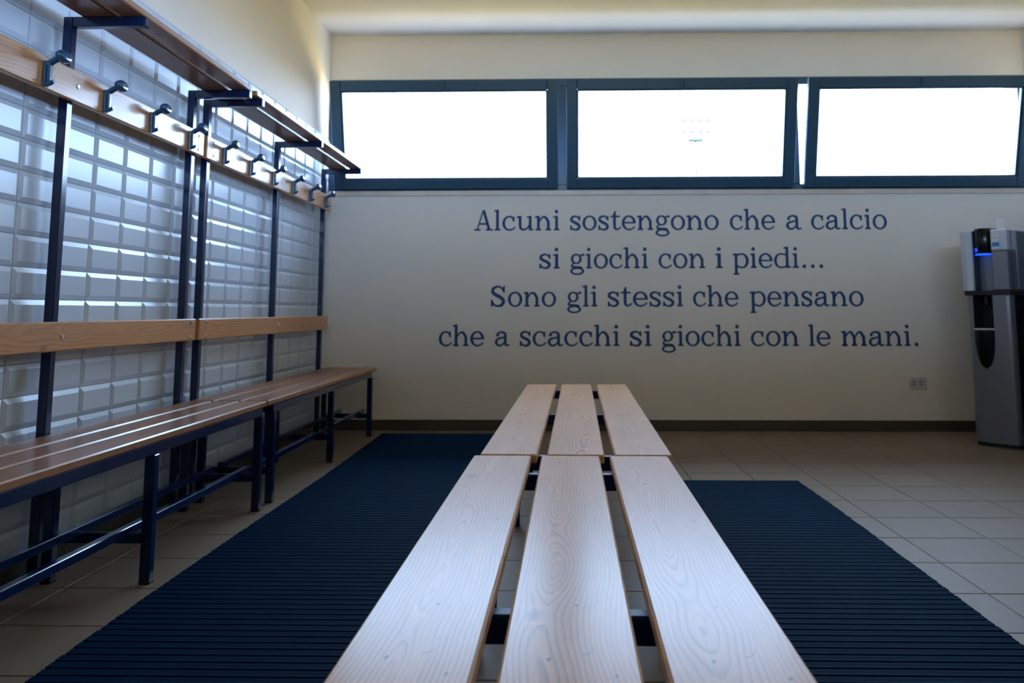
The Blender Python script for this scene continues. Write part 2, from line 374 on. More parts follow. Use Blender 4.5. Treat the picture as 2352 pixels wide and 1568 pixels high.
# skirting tiles
bb = structure(boxobj('baseboard_back', M['floor_grout'], XL, XR, YB - 0.006, YB, 0.0, 0.073))
sk = MB().box(0, 0.2975, -0.0045, 0, 0.0, 0.0735, b=0.0015).mesh('skirting_tile')
x = 0.9289 - T * 8
for i in range(16):
    link('tile', sk, M['skirting'], bb, (x + 0.0012, YB - 0.0055, 0.0003)); x += T
bl = structure(boxobj('baseboard_left', M['floor_grout'], XL, XL + 0.006, YF, YB - 0.01, 0.0, 0.064))
sk2 = MB().box(0, 0.0045, 0, 0.2975, 0.0, 0.0645, b=0.0015).mesh('skirting_tile_side')
y = YB - 0.012 - T
while y > 0.9: link('tile', sk2, M['skirting'], bl, (XL + 0.0055, y, 0.0003)); y -= T

# window sill and the three-bay window
structure(boxobj('trim_1', M['stone'], XL, XR, YB - 0.016, YB + WT + 0.03, 1.618, 1.652, b=0.002))
win = MB()
win.box(XL, XR, 5.842, 5.90, 1.652, 1.692, b=0.003)                      # lower rail of the fixed frame
win.box(XL, XR, 5.842, 5.90, 2.405, 2.46, b=0.003)                       # head
win.box(XL, -1.592, 5.842, 5.90, 1.692, 2.405); win.box(3.222, XR, 5.842, 5.90, 1.692, 2.405)
window = structure(win.build('window_1', M['frame']))
for xa, xb in ((-0.0165, 0.0485), (1.618, 1.682)):
    MB().box(xa, xb, 5.842, 5.90, 1.692, 2.405, b=0.003).build('mullion', M['frame'], window)
SA = math.atan2(0.205, 0.725); SL = 0.752
def sash(x0, x1, st=0.072):
    """hopper sash: hinged at its foot and tipped into the room; local z runs up the sash, local y is its thickness"""
    w = x1 - x0; m = MB()
    m.box(0, st, -0.045, 0, 0, SL, b=0.004); m.box(w - st, w, -0.045, 0, 0, SL, b=0.004)
    m.box(st, w - st, -0.045, 0, 0, st - 0.006, b=0.004); m.box(st, w - st, -0.045, 0, SL - st, SL, b=0.004)
    o = m.build('sash', M['frame'], window, (x0, 5.838, 1.672)); o.rotation_euler = (SA, 0, 0)
    # glazing beads catch the daylight
    g = 0.012; bd = MB()
    for a in ((st, st + g, -0.030, -0.004, st - 0.006, SL - st), (w - st - g, w - st, -0.030, -0.004, st - 0.006, SL - st),
              (st + g, w - st - g, -0.030, -0.004, st - 0.006, st + 0.006), (st + g, w - st - g, -0.030, -0.004, SL - st - g, SL - st)): bd.box(*a)
    bd.build('glazing_bead', M['frame'], o)
    MB().box(st + 0.004, w - st - 0.004, -0.021, -0.015, st, SL - st - 0.004).build('pane', M['glass'], o)
    l = MB().box(w * 0.5 - 0.012, w * 0.5 + 0.012, -0.062, -0.045, SL - 0.062, SL - 0.004, b=0.003).box(w * 0.5 - 0.006, w * 0.5 + 0.006, -0.074, -0.062, SL - 0.05, SL - 0.02, b=0.002)
    l.build('latch', M['frame'], o)
    for xx in (0.004, w - 0.010):
        MB().cyl((xx + 0.003, 0.0, SL * 0.52), (xx + 0.003, 0.155, SL * 0.52 + 0.075), 0.005, n=8).build('stay_arm', M['bolt'], o)
    return o
for a, b in ((-1.588, -0.014), (0.046, 1.624), (1.694, 3.218)): sash(a, b)

wn = MB().box(XR + 0.02, XR + 0.08, RY0, RY1, RZ0, RZ0 + 0.05).box(XR + 0.02, XR + 0.08, RY0, RY1, RZ1 - 0.05, RZ1)  # frame of the added right-hand light opening
wn.box(XR + 0.02, XR + 0.08, RY0, RY0 + 0.05, RZ0 + 0.05, RZ1 - 0.05).box(XR + 0.02, XR + 0.08, RY1 - 0.05, RY1, RZ0 + 0.05, RZ1 - 0.05)
added_win_r = structure(wn.build('added_window_right', M['frame']))
NB = 2
for i in range(NB):
    a = RY0 + 0.05 + (RY1 - RY0 - 0.1) * i / NB; b = RY0 + 0.05 + (RY1 - RY0 - 0.1) * (i + 1) / NB
    if i: MB().box(XR + 0.02, XR + 0.08, a - 0.025, a + 0.025, RZ0 + 0.05, RZ1 - 0.05).build('mullion', M['frame'], added_win_r)
    MB().box(XR + 0.045, XR + 0.051, a + 0.026, b - 0.026, RZ0 + 0.051, RZ1 - 0.051).build('pane', M['glass'], added_win_r)

wn = MB().box(FX0, FX1, YF - 0.10, YF - 0.04, FZ0, FZ0 + 0.05).box(FX0, FX1, YF - 0.10, YF - 0.04, FZ1 - 0.05, FZ1)  # frame of the added light opening behind the camera
wn.box(FX0, FX0 + 0.05, YF - 0.10, YF - 0.04, FZ0 + 0.05, FZ1 - 0.05).box(FX1 - 0.05, FX1, YF - 0.10, YF - 0.04, FZ0 + 0.05, FZ1 - 0.05)
added_win_f = structure(wn.build('added_window_rear', M['frame']))
for i in range(3):
    a = FX0 + 0.05 + (FX1 - FX0 - 0.1) * i / 3; b = FX0 + 0.05 + (FX1 - FX0 - 0.1) * (i + 1) / 3
    if i: MB().box(a - 0.025, a + 0.025, YF - 0.10, YF - 0.04, FZ0 + 0.05, FZ1 - 0.05).build('mullion', M['frame'], added_win_f)
    MB().box(a + 0.026, b - 0.026, YF - 0.073, YF - 0.067, FZ0 + 0.051, FZ1 - 0.051).build('pane', M['glass'], added_win_f)

# ------------------------------------------------------------------ outdoors
g = structure(MB().box(-150, 150, -150, 300, -0.45, -0.25).build('outdoor_ground', M['meadow']))
mast = thing('floodlight_mast', 'pale tall floodlight mast far outside, seen through the middle window pane', 'floodlight', (13.1, 80, -0.25))
MB().cyl((0, 0, 0), (0, 0, 17.3), 0.13, 0.09, n=10).build('pole', M['galv_dark'], mast)
MB().box(-0.7, 0.7, -0.3, 0.3, 17.25, 17.6, b=0.05).build('platform', M['galv_teal'], mast)
fr_ = MB()
for zz in (18.2, 19.3): fr_.box(-1.3, 1.3, -0.04, 0.04, zz, zz + 0.08)
for xx in (-0.6, 0.6): fr_.box(xx - 0.04, xx + 0.04, -0.04, 0.04, 17.6, 19.4)
fr_.build('lamp_frame', M['galv'], mast)
for zz in (18.25, 19.35):
    for xx in (-1.1, -0.35, 0.45, 1.15):
        MB().cyl((xx, -0.28, zz - 0.10), (xx, 0.05, zz + 0.02), 0.28, 0.16, n=12).build('lamp', M['galv'], mast)

# ------------------------------------------------------------------ wall lettering (hand-built bookman-style serif outlines)
class G:
    """one glyph: overlapping flat pieces in font units (x-height 480)"""
    def __init__(self): self.p = []
    def poly(self, pts):
        e = 9.0; cx = sum(p[0] for p in pts) / len(pts); cy = sum(p[1] for p in pts) / len(pts)
        self.p.append([(x + e * (1 if x > cx else -1) * (abs(x - cx) > 1), y + e * (1 if y > cy else -1) * (abs(y - cy) > 1)) for x, y in pts]); return self
    def raw(self, pts): self.p.append(pts); return self
    def rect(self, x0, y0, x1, y1): return self.poly([(x0, y0), (x1, y0), (x1, y1), (x0, y1)])
    def dot(self, cx, cy, rx, ry=None, n=20):
        ry = (ry or rx) + 8; rx += 8; return self.raw([(cx + rx * math.cos(2 * PI * i / n), cy + ry * math.sin(2 * PI * i / n)) for i in range(n)])
    def arc(self, cx, cy, rx, ry, wx, wy, a0, a1, n=40, ox=0):
        rx += 8; ry += 7; wx += 18; wy += 15
        for i in range(n):
            q = []
            for k, inner in ((i, 0), (i + 1, 0), (i + 1, 1), (i, 1)):
                t = math.radians(a0 + (a1 - a0) * k / n)
                q.append((cx + (rx - wx * inner) * math.cos(t) + ox * inner, cy + (ry - wy * inner) * math.sin(t)))
            self.raw(q)
        return self
    def stroke(self, pts, ws, n=10):
        P = [pts[0]] + list(pts) + [pts[-1]]; C = []; W = []
        for i in range(1, len(P) - 2):
            p0, p1, p2, p3 = P[i - 1], P[i], P[i + 1], P[i + 2]
            for k in range(n + (i == len(P) - 3)):
                t = k / n
                C.append(tuple(0.5 * ((2 * p1[a]) + (-p0[a] + p2[a]) * t + (2 * p0[a] - 5 * p1[a] + 4 * p2[a] - p3[a]) * t * t + (-p0[a] + 3 * p1[a] - 3 * p2[a] + p3[a]) * t ** 3) for a in (0, 1)))
                W.append(ws[i - 1] + (ws[i] - ws[i - 1]) * t)
        W = [w + 18 for w in W]; E = []
        for i, (x, y) in enumerate(C):
            a = C[max(0, i - 1)]; b = C[min(len(C) - 1, i + 1)]; dx, dy = b[0] - a[0], b[1] - a[1]; L = math.hypot(dx, dy) or 1
            E.append(((x - dy / L * W[i] / 2, y + dx / L * W[i] / 2), (x + dy / L * W[i] / 2, y - dx / L * W[i] / 2)))
        for i in range(len(E) - 1): self.raw([E[i][0], E[i + 1][0], E[i + 1][1], E[i][1]])
        return self
    def stem(self, x, y0, y1, w=84): return self.rect(x, y0, x + w, y1)
    def foot(self, x, y, l=52, r=52, w=84, t=38):
        self.rect(x - l, y, x + w + r, y + t); self.poly([(x - l * 0.5, y + t), (x, y + t), (x, y + t + 26)]); self.poly([(x + w, y + t), (x + w + r * 0.5, y + t), (x + w, y + t + 26)]); return self
    def flag(self, x, y, l=66, w=84, t=40):
        self.poly([(x - l, y - t - 12), (x + 2, y - t), (x + w, y - 4), (x + w, y + 4), (x - l, y - 12)]); self.poly([(x - l * 0.4, y - t - 6), (x, y - t - 32), (x, y - t)]); return self
    def box(self): 
        xs = [q[0] for p in self.p for q in p]; return min(xs), max(xs)
def arch(g, x0, x1, w=84):
    g.stroke([(x0, 300), (x0 + 60, 405), (x0 + 150, 458), (x1 - 40, 420), (x1 + w / 2, 290)], [34, 42, 52, 74, w]); g.stem(x1, 0, 300, w); return g
def gl_l(): return G().stem(108, 0, 700).foot(108, 0).flag(108, 700)
def gl_i(): return G().stem(108, 0, 482).foot(108, 0).flag(108, 482).dot(146, 640, 56)
def gl_n(): g = G().stem(96, 0, 482).foot(96, 0).flag(96, 482); arch(g, 180, 452); return g.foot(452, 0)
def gl_h(): g = G().stem(96, 0, 700).foot(96, 0).flag(96, 700); arch(g, 180, 452); return g.foot(452, 0)
def gl_m(): g = G().stem(96, 0, 482).foot(96, 0).flag(96, 482); arch(g, 180, 426); g.foot(426, 0, 46, 46); arch(g, 510, 756); return g.foot(756, 0, 46, 52)
def gl_u():
    g = G().stem(100, 180, 482).flag(100, 482).stem(462, 0, 482).flag(462, 482)
    g.stroke([(142, 190), (165, 70), (270, 20), (400, 70), (464, 175)], [84, 76, 54, 42, 34]); return g.rect(546, 0, 612, 38)
def gl_o(): return G().arc(280, 240, 250, 254, 84, 44, 0, 360, 56)
def gl_c():
    g = G().arc(275, 240, 245, 254, 84, 44, 48, 300, 44)
    g.stroke([(392, 36), (440, 66), (486, 118)], [46, 36, 24]); g.poly([(420, 300), (456, 300), (456, 470), (428, 470), (400, 440), (390, 380)]); return g
def gl_e():
    g = G().arc(275, 240, 245, 254, 84, 44, 0, 300, 48); g.rect(95, 226, 500, 266)
    g.poly([(436, 240), (520, 240), (520, 266), (436, 266)]); return g.stroke([(392, 36), (440, 66), (490, 122)], [46, 38, 24])
def ess(g, sx, sy, lo, hi, w1, w2):
    P = [(0.86, 0.74), (0.72, 0.90), (0.48, 0.965), (0.20, 0.87), (0.16, 0.69), (0.40, 0.55), (0.70, 0.43), (0.86, 0.27), (0.74, 0.09), (0.48, 0.035), (0.24, 0.10), (0.10, 0.28)]
    g.stroke([(lo + p[0] * sx, hi + p[1] * sy) for p in P], [w2 * .7, w2 * .9, w2, w1 * .9, w1, w1 * 1.05, w1 * 1.05, w1, w1 * .9, w2, w2 * .9, w2 * .7], 8); return g
def gl_s():
    g = ess(G(), 400, 500, 20, -10, 80, 46); g.poly([(352, 330), (390, 330), (390, 478), (362, 478), (336, 420)]); return g.poly([(40, 150), (78, 150), (94, 60), (68, 2), (40, 2)])
def gl_S():
    g = ess(G(), 540, 710, 40, -12, 100, 52); g.poly([(500, 480), (545, 480), (545, 690), (512, 690), (478, 600)]); return g.poly([(70, 220), (114, 220), (136, 90), (104, 0), (70, 0)])
def gl_t():
    g = G().rect(30, 442, 350, 482).stem(122, 130, 560); g.poly([(122, 560), (206, 560), (206, 650), (178, 650)])
    return g.stroke([(164, 150), (180, 60), (250, 18), (330, 44), (388, 110)], [84, 72, 50, 38, 26])
def gl_a():
    g = G().stem(360, 90, 330)
    g.stroke([(402, 320), (390, 410), (280, 462), (160, 430), (110, 366)], [84, 76, 46, 48, 66]); g.dot(122, 362, 44)
    g.stroke([(372, 290), (250, 262), (120, 220), (74, 120), (130, 30), (250, 16), (372, 110)], [40, 44, 62, 84, 62, 44, 36])
    return g.stroke([(402, 110), (420, 40), (480, 16), (560, 40)], [84, 70, 46, 28])
def gl_d(): return G().arc(270, 240, 240, 254, 84, 44, 60, 300, 44).stroke([(380, 460), (430, 440), (470, 400)], [44, 40, 36]).stroke([(380, 20), (430, 40), (470, 90)], [44, 40, 36]).stem(448, 0, 700).flag(448, 700).rect(532, 0, 606, 38)
def gl_p(): return G().stem(104, -225, 482).foot(104, -225).flag(104, 482).arc(350, 240, 240, 254, 84, 44, -120, 120, 44).stroke([(180, 390), (215, 436), (240, 458)], [36, 40, 44]).stroke([(180, 90), (215, 44), (240, 22)], [36, 40, 44])
def gl_g():
    g = G().arc(255, 318, 190, 174, 76, 42, 0, 360, 44).arc(285, -100, 245, 128, 66, 46, 0, 360, 48)
    g.stroke([(170, 170), (100, 110), (110, 52), (220, 34), (400, 22), (468, -20)], [34, 46, 58, 66, 66, 60]); g.stroke([(390, 400), (450, 456), (520, 462)], [36, 42, 52]); return g.dot(510, 452, 34)
def gl_A():
    g = G(); g.poly([(96, 20), (142, 20), (352, 690), (300, 690)]); g.poly([(488, 20), (590, 20), (404, 690), (300, 690)]); g.rect(190, 200, 500, 242)
    return g.rect(20, 0, 226, 38).rect(430, 0, 668, 38)
def gl_dot(): return G().dot(150, 46, 58)
GL = {'l': (gl_l, 300), 'i': (gl_i, 300), 'n': (gl_n, 640), 'h': (gl_h, 640), 'm': (gl_m, 940), 'u': (gl_u, 660), 'o': (gl_o, 560), 'c': (gl_c, 520), 'e': (gl_e, 550), 's': (gl_s, 450),
      'S': (gl_S, 640), 't': (gl_t, 400), 'a': (gl_a, 575), 'd': (gl_d, 640), 'p': (gl_p, 620), 'g': (gl_g, 560), 'A': (gl_A, 690), '.': (gl_dot, 310)}
WORDS = [[('Alcuni', -0.604, -0.006), ('sostengono', 0.068, 1.106), ('che', 1.182, 1.497), ('a', 1.57, 1.679), ('calcio', 1.744, 2.268)],
         [('si', -0.148, -0.005), ('giochi', 0.067, 0.608), ('con', 0.681, 1.003), ('i', 1.074, 1.125), ('piedi...', 1.195, 1.816)],
         [('Sono', -0.484, -0.031), ('gli', 0.044, 0.253), ('stessi', 0.326, 0.846), ('che', 0.914, 1.228), ('pensano', 1.304, 2.084)],
         [('che', -0.844, -0.53), ('a', -0.456, -0.352), ('scacchi', -0.283, 0.403), ('si', 0.475, 0.622), ('giochi', 0.693, 1.232), ('con', 1.303, 1.629), ('le', 1.697, 1.847), ('mani.', 1.919, 2.439)]]
def lettering():
    root = thing('wall_lettering', 'four lines of navy serif Italian lettering on the wall below the windows', 'lettering', (0.8, YB, 0.55))
    U = 0.000204; meshes = {}; ext = {}
    for ch, (fn, adv) in GL.items():
        g_ = fn(); ext[ch] = g_.box(); m = MB()
        for p in g_.p: m.add([(x * U, 0, y * U) for x, y in p], [tuple(range(len(p)))])
        me = bpy.data.meshes.new('letter'); me.from_pydata(m.v, [], m.f); me.update()
        bm = bmesh.new(); bm.from_mesh(me)
        for f_ in bm.faces:
            f_.normal_update()
            if f_.normal.y > 0: f_.normal_flip()
        bm.to_mesh(me); bm.free(); me.materials.append(M['letter']); meshes[ch] = me
    for words, z in zip(WORDS, (1.3725, 1.1055, 0.842, 0.5715)):
        line = bpy.data.objects.new('text_line', None); COL.objects.link(line); line.parent = root; line.location = (0, 0, z - 0.55); line.empty_display_size = 0.05
        for w, xa, xb in words:
            pos = [0.0]
            for ch in w[:-1]: pos.append(pos[-1] + (GL[ch][1] if ch != '.' else 300))
            l = ext[w[0]][0]; r = pos[-1] + ext[w[-1]][1]; n = len(w) - 1
            if n == 0:
                sx = (xb - xa) / ((r - l) * U); sx = min(max(sx, 0.9), 1.12)
                o_ = link('letter', meshes[w[0]], None, line, ((xa + xb) / 2 - 0.8 - (l + ext[w[0]][1]) / 2 * U * sx, -0.0015, 0)); o_.scale = (sx, 1, 1); continue
            k = (xb - xa) / ((r - l) * U); s = min(max(k, 0.93), 1.07)           # widths first, the rest by letter spacing
            extra = ((xb - xa) / U - (r - l) * s) / n
            for i, ch in enumerate(w):
                px = xa + ((pos[i] - l) * s + extra * i) * U
                o_ = link('letter', meshes[ch], None, line, (px - 0.8, -0.0015, 0)); o_.scale = (s, 1, 1)
lettering()

# ------------------------------------------------------------------ changing benches along the tiled wall
def board(x0, x1, y0, y1, z0, z1, b=0.004):
    """board mesh centred on its own origin so the grain runs through it"""
    c = ((x0 + x1) / 2, (y0 + y1) / 2, (z0 + z1) / 2)
    m = MB().box(x0 - c[0], x1 - c[0], y0 - c[1], y1 - c[1], z0 - c[2], z1 - c[2], b=b); return m, c

def make_hook_mesh():
    """coat hook, local x points out of the wall, y along the board"""
    body = MB()
    body.box(0, 0.010, -0.013, 0.013, 0.0, 0.078, b=0.003)
    body.box(0.010, 0.021, -0.0095, 0.0095, 0.012, 0.074, b=0.003)
    # arm rising outward to the knob
    rings = []
    for k in range(7):
        t = k / 6; cx = 0.008 + 0.042 * t; cz = 0.066 + 0.022 * t + 0.004 * math.sin(PI * t); hw = 0.0105 - 0.001 * t; hh = 0.0105 - 0.0015 * t
        rings.append([(cx + hh * 0.35 * math.sin(a) * -1, hw * math.cos(a), cz + hh * math.sin(a)) for a in [2 * PI * i / 10 for i in range(10)]])
    body.loft(rings)
    # lower lip
    rings = []
    for k in range(6):
        t = k / 5; cx = 0.008 + 0.024 * t; cz = 0.010 - 0.002 * math.sin(PI * t) + 0.007 * t * t; rr = 0.0085 - 0.002 * t
        rings.append([(cx, rr * 1.1 * math.cos(a), cz + rr * math.sin(a)) for a in [2 * PI * i / 10 for i in range(10)]])
    body.loft(rings)
    knob = MB(); rings = []
    prof = [(-0.012, 0.35), (-0.011, 0.72), (-0.006, 0.95), (0.002, 1.0), (0.009, 0.93), (0.0125, 0.72), (0.0135, 0.35)]
    for dx, s in prof: rings.append([(0.055 + dx + 0.25 * 0.014 * s * math.sin(a) * -1, 0.034 * s * math.cos(a), 0.0915 + dx * 0.25 + 0.0195 * s * math.sin(a)) for a in [2 * PI * i / 18 for i in range(18)]])
    knob.loft(rings)
    return body.mesh('hook'), knob.mesh('knob')
HOOK, KNOB = make_hook_mesh()
BOLT_X = MB().cyl((0, 0, 0), (0.0035, 0, 0), 0.0085, 0.006, n=12).mesh('bolt')
BOLT_Z = MB().cyl((0, 0, -0.002), (0, 0, 0.0008), 0.0075, 0.007, n=12).mesh('bolt')
SEAT_Z = 0.437
def changing_bench(label, y0, y1, legs, hooks, yb0, yb1):
    L = y1 - y0; oy = (y0 + y1) / 2
    root = thing('changing_bench', label, 'bench', (-1.42, oy, 0), group='changing benches along the tiled wall')
    def part(m, name, mat, c=(0, 0, 0), parent=root): return m.build(name, mat, parent, (c[0] + 1.42, c[1] - oy, c[2]))
    st = M['steel']
    # seat of three boards
    for xa, xb in ((-1.572, -1.472), (-1.457, -1.355), (-1.340, -1.238)):
        m, c = board(xa, xb, y0, y1, SEAT_Z - 0.024, SEAT_Z); p = part(m, 'seat_board', M['wood_side'], c)
        for yl in legs: link('bolt', BOLT_Z, M['bolt_dark'], p, (0, yl - c[1], 0.012))
    fr = MB(); zt = SEAT_Z - 0.0245
    fr.box(-1.267, -1.241, legs[0] - 0.015, legs[-1] + 0.015, zt - 0.034, zt, b=0.002); fr.box(-1.563, -1.537, legs[0] - 0.015, legs[-1] + 0.015, zt - 0.034, zt, b=0.002)
    for yl in legs: fr.box(-1.5365, -1.2675, yl - 0.014, yl + 0.014, zt - 0.034, zt - 0.0005, b=0.002)
    part(fr, 'seat_frame', st)
    for yl in legs:
        for xa in (-1.267, -1.567):
            part(MB().box(xa, xa + 0.032, yl - 0.015, yl + 0.015, 0.004, zt - 0.0345, b=0.002), 'leg', st)
            part(MB().box(xa - 0.001, xa + 0.033, yl - 0.016, yl + 0.016, 0.0, 0.012, b=0.003), 'foot_cap', M['black_matt'])
        part(MB().box(-1.5345, -1.2675, yl - 0.0125, yl + 0.0125, 0.118, 0.148, b=0.002), 'crossbar', st)
    for xc in (-1.302, -1.452):
        part(MB().box(xc - 0.0125, xc + 0.0125, legs[0] - 0.04, legs[-1] + 0.035, 0.1485, 0.174, b=0.002), 'foot_rail', st)
    # rack behind the seat
    for yl in legs:
        part(MB().box(-1.610, -1.580, yl - 0.015, yl + 0.015, 0.0, 1.7625, b=0.002), 'post', st)
        part(MB().box(-1.5795, -1.342, yl - 0.015, yl + 0.015, 1.729, 1.7625, b=0.002).box(-1.3418, -1.3405, yl - 0.0125, yl + 0.0125, 1.7315, 1.760), 'shelf_bracket', st)
    m, c = board(-1.5795, -1.556, yb0, yb1, 0.689, 0.780); back = part(m, 'backrest_board', M['wood_board'], c)
    m, c2 = board(-1.5795, -1.557, yb0, yb1, 1.482, 1.584); rail = part(m, 'hook_board', M['wood_board'], c2)
    for yl in legs:
        dz = (0.031, -0.031) if yl != legs[1] else (0.0,)
        for d in dz:
            link('bolt', BOLT_X, M['bolt'], back, (0.0115, yl - c[1], d)); link('bolt', BOLT_X, M['bolt'], rail, (0.011, yl - c2[1], d * 0.95))
    for yh in hooks:
        h = link('hook', HOOK, M['hook'], rail, (0.0112, yh - c2[1], -0.047))
        k = link('knob', KNOB, M['hook'], rail, (0.0112, yh - c2[1], -0.047))
    for xa, xb in ((-1.552, -1.440), (-1.424, -1.345)):
        m, c = board(xa, xb, yb0, yb1 - 0.03, 1.7627, 1.786); part(m, 'shelf_board', M['wood_side'], c)
    return root
changing_bench('navy steel and wood changing bench with shelf and hooks, cut off by the left edge', 1.475, 3.574, (1.680, 2.607, 3.522),
               (1.755, 2.090, 2.431, 2.767, 3.092, 3.425), 1.50, 3.573)
changing_bench('navy steel and wood changing bench with shelf and six hooks, ending at the window wall', 3.590, 5.690, (3.680, 4.628, 5.560),
               (3.787, 4.121, 4.459, 4.795, 5.126, 5.464), 3.607, 5.615)

# ------------------------------------------------------------------ free-standing slatted benches in the middle
def slat_bench(label, xc, y0, y1, bars, rz):
    root = thing('slatted_bench', label, 'bench', (xc, (y0 + y1) / 2, 0), rz, 'slatted benches in the middle of the room')
    L = (y1 - y0) / 2; oy = (y0 + y1) / 2; H = 0.44; W = 0.150; gap = 0.0265
    for k in (-1, 0, 1):
        m = MB().box(-W / 2, W / 2, -L, L, -0.012, 0.012, b=0.0035)
        p = m.build('plank', M['wood_bench'], root, (k * (W + gap), 0, H - 0.012))
    zt = H - 0.0245
    for yb in bars:
        y = yb - oy
        MB().box(-0.247, 0.247, y - 0.0135, y + 0.0135, zt - 0.038, zt, b=0.002).build('crossbar', M['steel_dusty'], root)
        for s in (-1, 1):
            x = s * 0.232
            MB().box(x - 0.015, x + 0.015, y - 0.0132, y + 0.0132, 0.004, zt - 0.0385, b=0.002).build('leg', M['steel_dusty'], root)
            MB().box(x - 0.016, x + 0.016, y - 0.0145, y + 0.0145, 0.0, 0.012, b=0.003).build('foot_cap', M['black_matt'], root)
    for s in (-1, 1):
        MB().box(s * 0.232 - 0.012, s * 0.232 + 0.012, bars[0] - oy + 0.014, bars[1] - oy - 0.014, zt - 0.036, zt - 0.001, b=0.002).build('side_rail', M['steel_dusty'], root)
        MB().box(s * 0.232 - 0.012, s * 0.232 + 0.012, bars[1] - oy + 0.014, bars[2] - oy - 0.014, zt - 0.036, zt - 0.001, b=0.002).build('side_rail', M['steel_dusty'], root)
    return root
RZ = -math.atan2(0.0545, 3.45)
slat_bench('pale worn three-plank bench nearest the camera, running out of the bottom of the picture', 0.0115, 0.135, 2.232, (0.225, 1.170, 2.120), -math.atan2(0.0155, 1.34))
slat_bench('three-plank slatted bench with tan far end, standing beyond the nearest bench', 0.058, 2.2465, 4.355, (2.376, 3.302, 4.262), -math.atan2(0.041, 2.1))

# ------------------------------------------------------------------ slatted floor mats
def floor_mat(label, x0, x1, y0, y1):
    root = thing('floor_mat', label, 'mat', ((x0 + x1) / 2, (y0 + y1) / 2, 0), group='blue slatted floor mats')
    w = x1 - x0; pitch = 0.0385; n = int((y1 - y0) / pitch)
    # one slat: low bar with a softly ridged top
    prof = []
    hw = 0.0163; tops = 7
    prof += [(-hw, 0.0025), (-hw, 0.0095), (-hw + 0.002, 0.0115)]
    for k in range(1, tops):
        yy = -hw + 0.002 + (2 * hw - 0.004) * k / tops; prof.append((yy, 0.0118 if k % 2 else 0.0107))
    prof += [(hw - 0.002, 0.0115), (hw, 0.0095), (hw, 0.0025)]
    me = MB().prism(prof, 'x', -w / 2, w / 2).mesh('slat')
    rnd = random.Random(int(x0 * 100))
    for i in range(n):
        yy = y1 - pitch * (i + 0.5) - (y0 + y1) / 2
        drift = 0.006 * math.sin((y1 - pitch * i) * 2.1 + x0) + rnd.uniform(-0.0018, 0.0018)
        o_ = link('slat', me, M['mat'], root, (drift, yy, 0.0))
    web = MB(); k = 0
    xx = -w / 2 + 0.035
    while xx < w / 2 - 0.02:
        web.box(xx, xx + 0.012, -(y1 - y0) / 2, (y1 - y0) / 2 - 0.001, 0.0002, 0.004); xx += 0.055
    web.build('underside_web', M['mat_dark'], root)
    return root
floor_mat('navy slatted mat on the floor between the changing benches and the middle bench', -1.172, -0.305, 0.25, 5.638)
floor_mat('navy slatted mat on the floor right of the middle bench', 0.262, 1.118, 0.25, 4.133)

# ------------------------------------------------------------------ socket on the window wall
sock = thing('wall_socket', 'pale three-module wall socket low on the window wall', 'socket', (2.4155, YB, 0.3235))
MB().box(-0.058, 0.058, -0.009, -0.0005, -0.040, 0.040, b=0.003).build('cover_plate', M['plug'], sock)
for k in (-1, 0, 1):
    s_ = MB().box(k * 0.0235 - 0.0108, k * 0.0235 + 0.0108, -0.0105, -0.0092, -0.022, 0.022, b=0.0005).build('socket_module', M['plug_dark'] if k else M['plug'], sock)
    if k:
        for d in (-0.010, 0, 0.010): MB().cyl((k * 0.0235, -0.0112, d), (k * 0.0235, -0.0106, d), 0.0024, n=8).build('pin_hole', M['black_matt'], s_)

